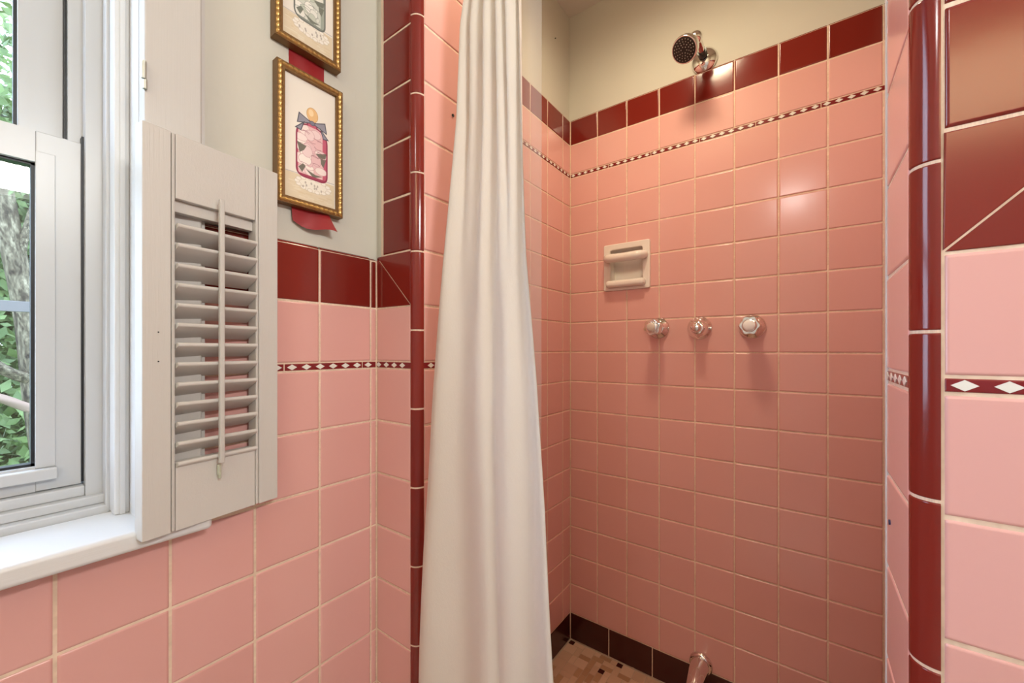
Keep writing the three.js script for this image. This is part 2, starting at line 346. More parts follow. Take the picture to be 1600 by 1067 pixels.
// ------------------------------------------------------------------ window
{
  const w = structure('window_1', 'white double-hung window with painted wooden casing and deep sill', 'window');
  const vp = V_LEFT - .0095, vc = -.7035, A0 = WIN.a0;
  const mirrorA = (a) => A0 + (WIN.a1 - a); // same piece at the far side of the opening
  const both = (f) => { f((a) => a); f(mirrorA); };
  both((m) => {
    const c = part('casing', merged([boxGeo(vp, vc, -.233, 1.03, m(.1405), m(.2035), .003), boxGeo(vp, vc - .006, -.233, 1.03, m(.2035), m(.2085))]), casingPaint, w);
    part('jamb', boxGeo(-.9335, vp, -.233, .98, m(.1405), m(.152)), whitePaint, w);
    // stop moulding: a ribbed face and a slim bead next to the frame
    part('stop', merged([boxGeo(-.812, -.7815, -.233, .98, m(.1245), m(.1405), .002), boxGeo(-.7815, -.7795, -.233, .98, m(.1300), m(.1360), .0009)]), whitePaint, w);
    part('frame_jamb', merged([boxGeo(-.93, -.836, -.235, .98, m(.1035), m(.1405)), boxGeo(-.836, -.812, -.235, .98, m(.1205), m(.1405), .002)]), vinyl, w);
    part('weather_strip', boxGeo(-.866, -.8495, -.192, .31, m(.1012), m(.1038)), gasketMat, w);
    part('weather_strip', boxGeo(-.90, -.872, .30, .97, m(.0868), m(.0892)), gasketMat, w);
    part('track', boxGeo(-.93, -.862, .30, .98, m(.0892), m(.1035)), vinyl, w);
  });
  part('casing', boxGeo(vp, vc, .98, 1.043, A0 - .0625, .2035, .003), whitePaint, w);
  part('jamb', boxGeo(-.9335, vp, .98, .992, A0 - .011, .152), whitePaint, w);
  part('window_sill', merged([boxGeo(-.812, -.690, -.258, -.233, A0 - .075, .2125, .006), boxGeo(-.9335, -.80, -.262, -.236, A0, .141)]), whitePaint, w);
  part('frame_sill', merged([boxGeo(-.93, -.812, -.236, -.2235, A0, .1245, .002), boxGeo(-.93, -.826, -.2235, -.2105, A0, .1235, .002), boxGeo(-.93, -.838, -.2105, -.196, A0, .1035, .002)]), vinyl, w);
  part('frame_head', boxGeo(-.93, -.836, .955, .98, A0, .1405), vinyl, w);
  // lower sash (room side) and upper sash (outer)
  const aM = mirrorA(.1012);
  function sash(vf, vb, aIn, aOut, hB, hb, ht, hT, label) {
    const s = part('sash', merged([
      boxGeo(vb, vf, hB, hT, aIn, aOut, .0015), boxGeo(vb, vf, hB, hT, mirrorA(aIn), mirrorA(aOut), .0015),
      boxGeo(vb, vf, hB, hb, mirrorA(aIn), aIn), boxGeo(vb, vf, ht, hT, mirrorA(aIn), aIn)]), vinyl, w);
    s.userData.label = label;
    const bead = .0035, ai = aIn, bi = mirrorA(aIn), vg = vf - .007;
    part('glass_gasket', merged([boxGeo(vb + .004, vg, hb, ht, ai - bead, ai + .0005), boxGeo(vb + .004, vg, hb, ht, bi, bi + bead), boxGeo(vb + .004, vg, hb, hb + bead, bi, ai), boxGeo(vb + .004, vg, ht - bead, ht, bi, ai)]), gasketMat, s);
    const pane = part('pane', boxGeo(vg - .010, vg - .008, hb, ht, bi, ai), new THREE.MeshPhysicalMaterial({ color: 0xffffff, roughness: 0, transmission: 1, thickness: 0, ior: 1.5 }), s);
    return s;
  }
  const low = sash(-.850, -.876, .0578, .1012, -.195, -.1605, .257, .300, 'lower white vinyl sash');
  part('glazing_bead', merged([boxGeo(-.8505, -.8485, -.163, .272, .0578, .0760, .0008)]), vinyl, low);
  part('lift_rail', boxGeo(-.852, -.838, -.1795, -.1635, mirrorA(.0775), .0775, .002), vinyl, low);
  sash(-.882, -.908, .0440, .0868, .268, .304, .93, .97, 'upper white vinyl sash');
  // old metal hinge left on the casing edge
  const hm = std(.55, .56, .50, .4, { metalness: .5 });
  const hinge = part('hinge_leaf', merged([boxGeo(vc - .001, vc + .003, .343, .381, .1385, .1425, .001), new THREE.CylinderGeometry(.0028, .0028, .022, 10).translate(vc + .0035, .3665 + EYE, -.1395), new THREE.CylinderGeometry(.0022, .0022, .012, 10).translate(vc + .003, .349 + EYE, -.141)]), hm, w);
  hinge.userData.label = 'old metal hinge on the casing edge';
}

// ================================================================== THINGS
// ------------------------------------------------------------------ louvred shutter
{
  const hB = -.2435, H = .533, L = .1745, T = .021;
  const s = thing('louvred_shutter', 'cream painted louvred shutter panel folded back beside the window', 'shutter', W(-.6735, hB, .1325));
  s.rotation.y = Math.acos(-.153);
  const Y = (h) => h - hB;
  const bx = (x0, x1, h0, h1, z0, z1, r = 0) => { const g = r ? new RoundedBoxGeometry(x1 - x0, h1 - h0, z1 - z0, 2, r) : new THREE.BoxGeometry(x1 - x0, h1 - h0, z1 - z0); return g.translate((x0 + x1) / 2, Y((h0 + h1) / 2), (z0 + z1) / 2); };
  const top = hB + H, o0 = .0350, o1 = .1396, ob = -.158, ot = .2025;
  part('stile', bx(0, .0302, hB, top, -T, 0, .0012), shutterPaint, s); part('stile', bx(.1446, L, hB, top, -T, 0, .0012), shutterPaint, s);
  for (const [x0, x1] of [[.0309, .0348], [.1398, .1439]]) part('edge_bead', bx(x0, x1, hB + .001, top - .001, -T, -.0002, .0012), shutterPaint, s);
  part('rail', bx(.0354, .1392, ot, top, -T, -.0008, .0012), shutterPaint, s); part('rail', bx(.0354, .1392, hB, ob, -T, -.0008, .0012), shutterPaint, s);
  part('inner_stop', bx(.0348, .1398, ot - .016, ot, -T + .001, -.009, .001), shutterPaint, s); part('inner_stop', bx(.0348, .1398, ob, ob + .005, -T + .001, -.009, .001), shutterPaint, s);
  // slats: thin blades with rounded long edges, back edge lower
  const prof = new THREE.Shape(); const w = .0362, t = .0058;
  prof.moveTo(-w / 2 + t / 2, -t / 2); prof.quadraticCurveTo(0, -t * .62, w / 2 - t / 2, -t / 2); prof.absarc(w / 2 - t / 2, 0, t / 2, -Math.PI / 2, Math.PI / 2, false); prof.quadraticCurveTo(0, t * .62, -w / 2 + t / 2, t / 2); prof.absarc(-w / 2 + t / 2, 0, t / 2, Math.PI / 2, Math.PI * 1.5, false);
  const slatGeo = new THREE.ExtrudeGeometry(prof, { depth: o1 - o0 - .0014, bevelEnabled: false, curveSegments: 5 }).translate(0, 0, -(o1 - o0 - .0014) / 2).rotateY(Math.PI / 2); // now runs along x, width along z
  for (let k = 0; k < 13; k++) {
    const m = part('slat', slatGeo, shutterPaint, s);
    m.position.set((o0 + o1) / 2, Y(.1667 - .0266 * k - .0080), -.0105); m.rotation.x = -.50 + (rnd() - .5) * .05;
  }
  const rod = part('tilt_rod', bx(.0828, .0892, -.163, .2155, .0068, .0128, .0015), shutterPaint, s);
  part('staple', merged(Array.from({ length: 13 }, (_, k) => new THREE.TorusGeometry(.003, .0005, 6, 10).rotateY(Math.PI / 2).translate(.086, Y(.1667 - .0266 * k - .001), .006))), chrome, rod);
  part('catch', merged([bx(.0838, .0882, -.181, -.166, .001, .006, .0012), bx(.0848, .0872, -.186, -.178, .0008, .0075, .001)]), std(.55, .58, .46, .35, { metalness: .3 }), s);
  for (const h of [.0225, .0145 - .03]) part('nail', new THREE.CylinderGeometry(.0009, .0009, .001, 8).rotateX(Math.PI / 2).translate(.0165, Y(h), .0002), holeMat, s);
  for (const h of [-.16, .20]) part('hinge', new THREE.CylinderGeometry(.003, .003, .045, 12).translate(.008, Y(h), -.0235), whitePaint, s);
}
// ------------------------------------------------------------------ framed prints on a ribbon
function ropeGeo(len, R, pitch = .0092) {
  const nx = Math.round(len / .0012), nt = 12, pos = [], idx = [];
  for (let i = 0; i <= nx; i++) for (let j = 0; j <= nt; j++) {
    const x = -len / 2 + len * i / nx, th = j / nt * Math.PI * 2, ph = th * 1 + 2 * Math.PI * x / pitch;
    const r = R * (.74 + .26 * Math.pow(Math.abs(Math.cos(ph / 2)), .7)); pos.push(x, r * Math.sin(th), r * Math.cos(th));
  }
  for (let i = 0; i < nx; i++) for (let j = 0; j < nt; j++) { const p = i * (nt + 1) + j; idx.push(p, p + nt + 1, p + 1, p + 1, p + nt + 1, p + nt + 2); }
  const g = new THREE.BufferGeometry(); g.setAttribute('position', new THREE.Float32BufferAttribute(pos, 3)); g.setAttribute('uv', new THREE.Float32BufferAttribute(new Float32Array(pos.length / 3 * 2), 2)); g.setIndex(idx); g.computeVertexNormals(); return g;
}
function printTexture(kind) {
  const c = document.createElement('canvas'); c.width = 256; c.height = 560; const x = c.getContext('2d');
  x.fillStyle = '#e9e2d8'; x.fillRect(0, 0, 256, 560);
  x.fillStyle = '#dccdb2'; x.fillRect(10, 440, 236, 110);                       // painted table
  for (let i = 0; i < 60; i++) { x.fillStyle = ['#d8c6a6', '#e2d6bf', '#dfd0b8'][i % 3]; x.fillRect(10 + rnd() * 200, 446 + rnd() * 95, 30, 5); }
  x.strokeStyle = '#b9b4b4'; x.lineWidth = 3; x.beginPath(); x.moveTo(10, 438); x.lineTo(246, 432); x.stroke();
  const blob = (cx, cy, rx, ry, col, line) => { x.beginPath(); x.ellipse(cx, cy, rx, ry, 0, 0, Math.PI * 2); x.fillStyle = col; x.fill(); if (line) { x.strokeStyle = line; x.lineWidth = 2; x.stroke(); } };
  blob(142, 470, 86, 34, '#ece6da', '#c9bca8');
  for (let i = 0; i < 14; i++) { const q = i / 14 * Math.PI * 2; blob(142 + 78 * Math.cos(q), 470 + 28 * Math.sin(q), 12, 8, '#efe9df', '#cfc3b0'); }
  for (let i = 0; i < 9; i++) blob(85 + rnd() * 115, 462 + rnd() * 26, 4, 6, '#b9b0a6');
  const bottle = () => { x.beginPath(); x.moveTo(112, 178); x.lineTo(112, 200); x.quadraticCurveTo(62, 208, 62, 262); x.lineTo(62, 410); x.quadraticCurveTo(64, 440, 98, 442); x.lineTo(178, 442); x.quadraticCurveTo(208, 440, 208, 410); x.lineTo(208, 262); x.quadraticCurveTo(208, 210, 158, 200); x.lineTo(158, 178); x.closePath(); };
  const pink = kind === 0;
  bottle(); x.fillStyle = pink ? '#e3b9bc' : '#cfd2c8'; x.fill();
  x.save(); bottle(); x.clip();
  x.fillStyle = pink ? '#c05a74' : '#9fa79c'; x.fillRect(186, 190, 30, 250); x.fillRect(58, 190, 12, 250); x.fillRect(105, 170, 60, 34);
  const petals = pink ? ['#efdedb', '#e9cfd0', '#f2e7e1', '#e2bcc0'] : ['#e6e5dc', '#dadbd0', '#c2c8ba', '#eeece4'];
  for (let i = 0; i < 26; i++) blob(80 + rnd() * 105, 225 + rnd() * 190, 18 + rnd() * 14, 14 + rnd() * 14, petals[i % 4], pink ? '#c9a0a4' : '#a6aaa0');
  x.fillStyle = pink ? '#6f6a60' : '#767b70';                                      // leaves between the petals
  for (const l of [[64, 292, 108, 300, 96, 322, 76, 338], [152, 318, 206, 300, 200, 326, 172, 334], [176, 332, 204, 330, 190, 372, 178, 356], [70, 405, 92, 384, 104, 392, 88, 424], [104, 404, 150, 418, 186, 416, 140, 434]]) { x.beginPath(); x.moveTo(l[0], l[1]); x.lineTo(l[2], l[3]); x.lineTo(l[4], l[5]); x.lineTo(l[6], l[7]); x.closePath(); x.fill(); }
  x.strokeStyle = pink ? '#a8737c' : '#8b9087'; x.lineWidth = 2; for (let i = 0; i < 12; i++) { const px = 78 + rnd() * 90, py = 226 + rnd() * 160; x.beginPath(); x.moveTo(px, py); x.quadraticCurveTo(px + 20, py - 16 + rnd() * 30, px + 36, py + 4); x.stroke(); }
  x.fillStyle = pink ? '#a03a58' : '#878d84'; x.fillRect(62, 430, 146, 14);
  x.restore();
  bottle(); x.strokeStyle = pink ? '#8e2b4b' : '#6c706b'; x.lineWidth = 7; x.stroke();
  blob(136, 146, 27, 32, '#e3b983', '#c39560'); blob(130, 138, 12, 16, '#f0d3a8');            // stopper
  x.fillStyle = '#8f8e9c'; x.strokeStyle = '#4a4a58'; x.lineWidth = 4;                          // bow
  for (const sgn of [-1, 1]) { x.beginPath(); x.moveTo(136, 184); x.lineTo(136 + sgn * 62, 160); x.lineTo(136 + sgn * 70, 205); x.closePath(); x.fill(); x.stroke(); x.beginPath(); x.moveTo(136 + sgn * 40, 195); x.lineTo(136 + sgn * 78, 232); x.lineTo(136 + sgn * 54, 236); x.closePath(); x.fill(); x.stroke(); }
  blob(136, 184, 12, 10, '#75748a', '#4a4a58');
  const t = new THREE.CanvasTexture(c); t.colorSpace = THREE.SRGBColorSpace; return t;
}
function framed(label, a0, a1, h0, h1, kind) {
  const w = a1 - a0, h = h1 - h0, g = thing('picture_frame', label, 'picture', W(V_LEFT - .0095, h0, (a0 + a1) / 2), 'gold framed prints on the red ribbon');
  g.rotation.y = Math.PI / 2; // local x = into the room corner, z = out of the wall
  const m = .0125, D = .0195, R = .0041;
  const side = (len) => { const s = new THREE.Shape(); s.moveTo(-len / 2, 0); s.lineTo(len / 2, 0); s.lineTo(len / 2 - m, m); s.lineTo(-len / 2 + m, m); s.closePath(); return new THREE.ExtrudeGeometry(s, { depth: D - .004, bevelEnabled: true, bevelThickness: .001, bevelSize: .0004, bevelSegments: 1 }).translate(0, 0, .0020); };
  const lip = (len) => new THREE.BoxGeometry(len, .0022, .004).translate(0, m - .0012, D - .004);
  for (const [len, x, y, rot] of [[w, 0, 0, 0], [w, 0, h, Math.PI], [h, w / 2, h / 2, Math.PI / 2], [h, -w / 2, h / 2, -Math.PI / 2]]) {
    const f = part('moulding', side(len), goldDark, g); f.position.set(x, y, 0); f.rotation.z = rot;
    const r = part('rope_bead', ropeGeo(len - .006, R), gold, f); r.position.set(0, .0052, D - .0025);
    part('inner_lip', lip(len - 2 * m + .002), gold, f);
  }
  part('print', new THREE.BoxGeometry(w - 2 * m + .004, h - 2 * m + .004, .0015).translate(0, h / 2, .0125), [0, 1, 2, 3, 4, 5].map((i) => i === 4 ? new THREE.MeshStandardMaterial({ map: printTexture(kind), roughness: .5 }) : std(.7, .68, .62, .8)), g);
  part('backing', new THREE.BoxGeometry(w - .004, h - .004, .003).translate(0, h / 2, .0025), std(.25, .17, .1, .8), g);
  return g;
}
framed('gold rope framed print of a pink bottle, lower of the two', .3105, .4285, .2515, .4915, 0);
framed('gold rope framed print of a grey bottle, upper of the two', .3070, .4246, .5290, .7690, 1);
{ // ribbon running down the wall behind both frames, tail flaring out below
  const r = thing('wall_ribbon', 'red satin ribbon behind the two framed prints with a curled tail', 'ribbon', W(V_LEFT - .0095, .19, .369));
  r.rotation.y = Math.PI / 2;
  const strip = (y0, y1, n, f) => { const nx = 10, pos = [], uv = [], idx = []; for (let j = 0; j <= n; j++) for (let i = 0; i <= nx; i++) { const p = f(i / nx, y0 + (y1 - y0) * j / n, j / n); pos.push(...p); uv.push(i / nx, j / n); } for (let j = 0; j < n; j++) for (let i = 0; i < nx; i++) { const q = j * (nx + 1) + i; idx.push(q, q + nx + 1, q + 1, q + 1, q + nx + 1, q + nx + 2); } const g = new THREE.BufferGeometry(); g.setAttribute('position', new THREE.Float32BufferAttribute(pos, 3)); g.setAttribute('uv', new THREE.Float32BufferAttribute(uv, 2)); g.setIndex(idx); g.computeVertexNormals(); return g; };
  part('band', strip(.10, .86 - .19 + .19, 40, (u, y) => [-.032 + .064 * u, y - .0, .0012 + .0006 * Math.sin(u * 9 + y * 30)]), ribbonMat, r);
  part('tail', strip(0, 1, 16, (u, y, k) => { const len = .062 + .014 * u + .006 * Math.sin(u * 5); const yy = .10 - k * len; const out = .0018 + Math.pow(k, 1.6) * (.004 + .020 * u) + .0025 * Math.sin(u * 6 + k * 3) * k; return [-.032 + .064 * u + k * k * .012 * u - (1 - u) * k * -.004, yy, out]; }), ribbonMat, r);
}
// ------------------------------------------------------------------ shower curtain, liner and rod
const cL = [[.70, -.520], [.617, -.537], [.1757, -.551], [-.1246, -.566], [-.364, -.5745], [-.62, -.577], [-1.08, -.585]];
const cR = [[.70, -.405], [.431, -.389], [.149, -.359], [-.053, -.332], [-.2417, -.311], [-.479, -.291], [-1.08, -.26]];
const cA = [[.79, .566], [.72, .572], [.431, .560], [.15, .532], [-.1, .517], [-.36, .508], [-.62, .500], [-1.08, .488]];
function cloth(s, h) {
  const t = Math.min(1, Math.max(0, (.72 - h) / 1.8)), l = lerpTable(cL, h), r = lerpTable(cR, h), a0 = lerpTable(cA, h);
  const sm = (x) => x * x * (3 - 2 * x), edge = Math.min(1, s / .04) * Math.min(1, (1 - s) / .05);
  const q = s + .035 * Math.sin(s * 7 + t * 2.2);
  const fTop = Math.sin(2 * Math.PI * 5.3 * q + .6), fMid = Math.sin(2 * Math.PI * (3.1 * q + .12 * t) + 1.9), fLow = Math.sin(2 * Math.PI * 2.1 * q + 2.4 + t);
  const wTop = Math.max(0, 1 - t * 2.6), wMid = sm(Math.min(1, t * 2.6)) * (1 - .65 * t), wLow = sm(t);
  const crease = Math.exp(-Math.pow((s - .55 - .10 * t) / .035, 2)) * .010 * sm(Math.min(1, t * 2.2)) * (1 - .45 * t); // one deep crease in the middle
  const f = .014 * wTop * fTop + .009 * wMid * fMid + .012 * wLow * fLow;
  return [l + (r - l) * s + edge * (.006 * wTop * Math.cos(2 * Math.PI * 5.3 * q)), h, a0 + f * (.35 + .65 * edge) + crease - .004 * Math.sin(h * 9 + s * 5) * t];
}
function clothGeo(s0, s1, h0, h1, ns, nh, off = 0) {
  const pos = [], uv = [], idx = [];
  for (let j = 0; j <= nh; j++) for (let i = 0; i <= ns; i++) { const s = s0 + (s1 - s0) * i / ns, h = h0 + (h1 - h0) * j / nh, p = cloth(s, h), P = W(p[0], p[1], p[2] + off); pos.push(P.x, P.y, P.z); uv.push(s * .6, h); }
  for (let j = 0; j < nh; j++) for (let i = 0; i < ns; i++) { const q = j * (ns + 1) + i; idx.push(q, q + ns + 1, q + 1, q + 1, q + ns + 1, q + ns + 2); }
  const g = new THREE.BufferGeometry(); g.setAttribute('position', new THREE.Float32BufferAttribute(pos, 3)); g.setAttribute('uv', new THREE.Float32BufferAttribute(uv, 2)); g.setIndex(idx); g.computeVertexNormals(); return g;
}
{
  const nWeave = noiseField(128, [[64, .6], [16, .4]], 91), weave = dataTex(128, (i) => { const k = clamp8(nWeave[i] * 255); return [k, k, k]; }, false, 12, 12);
  const fabric = phys(.75, .69, .615, .75, { transmission: .16, thickness: 0, bumpMap: weave, bumpScale: .0002 });
  const c = thing('shower_curtain', 'white fabric shower curtain drawn to the left of the opening', 'curtain');
  part('cloth', clothGeo(0, 1, .79, -1.08, 150, 135), fabric, c);
  part('side_hem', clothGeo(.925, 1, .79, -1.08, 10, 135, -.0016), fabric, c);
  part('bottom_hem', clothGeo(0, 1, -1.03, -1.08, 150, 3, -.0016), fabric, c);
  const film = phys(.93, .92, .90, .16, { transmission: .80, thickness: 0 });
  const li = thing('shower_liner', 'clear milky plastic liner hanging behind the white curtain', 'liner');
  { const pos = [], uv = [], idx = [], n = 24, nh = 40; for (let j = 0; j <= nh; j++) for (let i = 0; i <= n; i++) { const s = i / n, h = .79 - 1.82 * j / nh, P = W(-.47 + .091 * s, h, .605 + .004 * Math.sin(s * 7 + h)); pos.push(P.x, P.y, P.z); uv.push(s, h); } for (let j = 0; j < nh; j++) for (let i = 0; i < n; i++) { const q = j * (n + 1) + i; idx.push(q, q + n + 1, q + 1, q + 1, q + n + 1, q + n + 2); }
    const g = new THREE.BufferGeometry(); g.setAttribute('position', new THREE.Float32BufferAttribute(pos, 3)); g.setAttribute('uv', new THREE.Float32BufferAttribute(uv, 2)); g.setIndex(idx); g.computeVertexNormals(); part('film', g, film, li); }
  const rod = thing('curtain_rod', 'chrome rod across the shower opening above the curtain', 'rod');
  part('pole', new THREE.CylinderGeometry(.0125, .0125, V_JR - V_JL, 20).rotateZ(Math.PI / 2).translate((V_JR + V_JL) / 2, .806 + EYE, -.585), chrome, rod);
  for (const [v, s] of [[V_JL, 1], [V_JR, -1]]) part('flange', new THREE.CylinderGeometry(.022, .026, .012, 24).rotateZ(Math.PI / 2).translate(v + s * .006, .800 + EYE, -.585), chrome, rod);
}
// ------------------------------------------------------------------ soap dish
{
  const d = thing('soap_dish', 'white ceramic soap dish with grab bar set in the pink tiles', 'soap dish', W(-.5005, .2105, A_BACK));
  const w = .158, h = .158, z0 = -.002;
  const plate = new THREE.Shape(); const rr = (s, x0, y0, x1, y1, r) => { s.moveTo(x0 + r, y0); s.lineTo(x1 - r, y0); s.quadraticCurveTo(x1, y0, x1, y0 + r); s.lineTo(x1, y1 - r); s.quadraticCurveTo(x1, y1, x1 - r, y1); s.lineTo(x0 + r, y1); s.quadraticCurveTo(x0, y1, x0, y1 - r); s.lineTo(x0, y0 + r); s.quadraticCurveTo(x0, y0, x0 + r, y0); };
  rr(plate, -w / 2, 0, w / 2, h, .004);
  const hole = new THREE.Path(); rr(hole, -.060, .018, .060, .143, .010); plate.holes.push(hole);
  part('plate', new THREE.ExtrudeGeometry(plate, { depth: .007, bevelEnabled: true, bevelThickness: .003, bevelSize: .003, bevelSegments: 3, curveSegments: 6 }).translate(0, 0, z0), ceramicWhite, d);
  // recessed bowl: five walls behind the plate, within the wall thickness
  const bowl = new THREE.Shape(); rr(bowl, -.064, .014, .064, .147, .010); const bh = new THREE.Path(); rr(bh, -.0585, .020, .0585, .141, .010); bowl.holes.push(bh);
  part('recess', merged([new THREE.ExtrudeGeometry(bowl, { depth: .040, bevelEnabled: false, curveSegments: 6 }).translate(0, 0, -.040), new THREE.BoxGeometry(.128, .134, .004).translate(0, .080, -.041)]), ceramicWhite, d);
  // rounded lip along the bottom
  part('tray_lip', new RoundedBoxGeometry(.138, .025, .030, 4, .0110).translate(0, .0185, .0135), ceramicWhite, d);
  // grab bar across the top, bulged and carried by two posts
  const bar = []; const curve = new THREE.CatmullRomCurve3([[-.062, .112, .002], [-.061, .108, .020], [-.052, .106, .033], [0, .104, .037], [.052, .106, .033], [.061, .108, .020], [.062, .112, .002]].map((p) => new THREE.Vector3(...p)));
  part('grab_bar', new THREE.TubeGeometry(curve, 48, .0150, 18, false), ceramicWhite, d);
}
// ------------------------------------------------------------------ taps
function lathe(pts, seg = 40) { return new THREE.LatheGeometry(pts.map(([r, y]) => new THREE.Vector2(r, y)), seg).rotateX(Math.PI / 2); } // axis along +z, out of the wall
const whiteCap = std(.90, .91, .93, .22), agedCap = std(.62, .52, .45, .35);
function tap(v, h, label, capMat, capR, turn) {
  const t = thing('tap_handle', label, 'tap', W(v, h, A_BACK), 'chrome tap handles in the shower');
  part('escutcheon', lathe([[0, 0], [.035, 0], [.0355, .002], [.034, .005], [.030, .009], [.024, .014], [.020, .016], [.020, .022], [0, .022]]), chrome, t);
  part('sleeve', lathe([[0, .02], [.0185, .02], [.0185, .047], [0, .047]], 24), darkRubber, t);
  const n = 6, s = new THREE.Shape(); // lobed knob
  for (let i = 0; i <= 72; i++) { const q = i / 72 * Math.PI * 2, r = .0225 + .0020 * Math.cos(q * n); i ? s.lineTo(r * Math.cos(q), r * Math.sin(q)) : s.moveTo(r, 0); }
  const k = part('knob', merged([new THREE.ExtrudeGeometry(s, { depth: .026, bevelEnabled: true, bevelThickness: .003, bevelSize: .003, bevelSegments: 3 }).translate(0, 0, .034), lathe([[0, .060], [.0195, .060], [.0180, .066], [.0165, .070], [0, .070]])]), chrome, t);
  k.rotation.z = turn; k.position.z = .012;
  part('index_button', lathe([[0, .0742], [.006, .0738], [capR * .8, .0727], [capR, .0705], [capR, .068], [0, .068]]), capMat, k);
  return t;
}
tap(-.392, .0705, 'chrome shower tap handle with dull beige button, left of the three', agedCap, .0135, .3);
tap(-.124, .0665, 'chrome shower tap handle with bright white button, right of the three', whiteCap, .0150, 0);
{
  const t = thing('diverter_knob', 'chrome bell-shaped diverter plate with small knob between the two taps', 'tap', W(-.266, .0665, A_BACK));
  part('bell', lathe([[0, 0], [.036, 0], [.0365, .002], [.0345, .006], [.029, .011], [.0235, .019], [.0215, .027], [.019, .032], [.0125, .034], [0, .034]]), chrome, t);
  part('knob', lathe([[0, .033], [.008, .033], [.008, .040], [.0135, .043], [.0145, .050], [.0125, .056], [.008, .059], [0, .060]], 28), chrome, t);
}
// ------------------------------------------------------------------ shower head
{
  const s = thing('shower_rose', 'chrome shower head with dark spray face above the maroon tiles', 'shower head', W(-.254, .905, A_BACK + .0095));
  part('flange', lathe([[0, 0], [.038, 0], [.0385, .003], [.036, .010], [.028, .017], [.018, .021], [.0115, .022], [0, .022]]), chrome, s);
  const P = (x, y, z) => new THREE.Vector3(x, y, z);
  const arm = new THREE.CatmullRomCurve3([P(0, .002, .01), P(0, .006, .04), P(-.001, .014, .075), P(-.004, .013, .095)]);
  part('arm', new THREE.TubeGeometry(arm, 30, .0098, 18, false), chrome, s);
  part('collar', new THREE.CylinderGeometry(.0135, .0135, .020, 20).rotateX(Math.PI / 2).translate(0, .0055, .034), darkRubber, s);
  part('ball', new THREE.SphereGeometry(.0185, 28, 20).translate(-.005, .011, .101), chrome, s);
  const head = new THREE.Group(); head.name = 'head'; s.add(head); head.position.set(-.007, .006, .103);
  const dir = new THREE.Vector3(-.22, -.70, .68).normalize(); head.quaternion.setFromUnitVectors(new THREE.Vector3(0, 0, 1), dir);
  part('shell', lathe([[.010, .008], [.0150, .014], [.0185, .024], [.0260, .040], [.0335, .056], [.0360, .066], [.0362, .076], [.0350, .079], [.0335, .0795], [0, .0775]]), chrome, head);
  part('spray_face', lathe([[0, .0805], [.020, .0805], [.0325, .0797], [.0335, .0785], [0, .0785]]), darkRubber, head);
  const noz = [], nz = new THREE.SphereGeometry(.0014, 8, 6);
  for (const [n, r] of [[6, .008], [11, .0145], [16, .0205], [20, .0270]]) for (let i = 0; i < n; i++) noz.push(nz.clone().translate(r * Math.cos(i / n * 6.2832 + r * 90), r * Math.sin(i / n * 6.2832 + r * 90), .0806));
  part('nozzles', merged(noz), std(.30, .26, .22, .4), head).userData.kind = 'stuff';
}
// ------------------------------------------------------------------ low spout
{
  const s = thing('foot_spout', 'chrome spout low on the shower wall above the mosaic floor', 'spout', W(-.262, -.982, A_BACK));
  part('flange', lathe([[0, 0], [.034, 0], [.034, .004], [.031, .010], [.026, .013], [0, .013]]), chrome, s);
  const body = lathe([[0, .010], [.0255, .010], [.0265, .018], [.0262, .060], [.0245, .095], [.0225, .118], [.0190, .128], [0, .130]], 36);
  const p = body.attributes.position; for (let i = 0; i < p.count; i++) { const z = p.getZ(i), k = Math.max(0, (z - .04) / .09); p.setY(i, p.getY(i) * (1 + .10 * k) - .016 * k * k); } body.computeVertexNormals();
  part('body', body, chrome, s);
  part('outlet', new THREE.CylinderGeometry(.015, .017, .022, 24).translate(0, -.034, .108), chrome, s);
}
// ------------------------------------------------------------------ lamps (outside the frame)
function ceilingLamp(label, v, a, R, power, color) {
  const l = thing('ceiling_lamp', label, 'lamp', W(v, H_CEIL, a));
  part('base', new THREE.CylinderGeometry(R * 1.12, R * 1.12, .018, 40).translate(0, -.009, 0), whitePaint, l);
  const dome = Array.from({ length: 13 }, (_, i) => { const q = i / 12 * Math.PI / 2; return new THREE.Vector2(R * Math.cos(q) + 1e-5, -.018 - R * .55 * Math.sin(q)); }).reverse();
  part('glass_dome', new THREE.LatheGeometry(dome, 40), new THREE.MeshStandardMaterial({ color: 0xffffff, emissive: color, emissiveIntensity: 4.0, roughness: .4, side: THREE.DoubleSide }), l);
  const p = new THREE.PointLight(color, power); p.position.set(0, -.03 - R * .55, 0); p.castShadow = true; p.shadow.radius = R * 25; l.add(p); p.name = 'lamp_light';
}
{
  const l = thing('recessed_lamp', 'round recessed downlight in the shower ceiling', 'lamp', W(-.30, H_CEIL, .85));
  part('trim_ring', new THREE.LatheGeometry([[.080, 0], [.105, 0], [.103, -.006], [.082, -.008], [.080, 0]].map((p) => new THREE.Vector2(...p)), 40), whitePaint, l);
  part('lens', new THREE.CylinderGeometry(.081, .081, .004, 40).translate(0, -.002, 0), new THREE.MeshStandardMaterial({ color: 0xffffff, emissive: WARM, emissiveIntensity: 2.5, roughness: .4 }), l);
  const p = new THREE.SpotLight(WARM, SHOWER_LAMP, 0, 87 * Math.PI / 180, 1); p.position.y = -.012; p.target.position.set(0, -1, 0); p.castShadow = true; p.shadow.radius = 4.5; p.name = 'lamp_light'; l.add(p); l.add(p.target); p.target.name = 'lamp_aim';
}
ceilingLamp('round frosted ceiling lamp in the bathroom', -.08, -1.0, .15, ROOM_LAMP, WARM2);
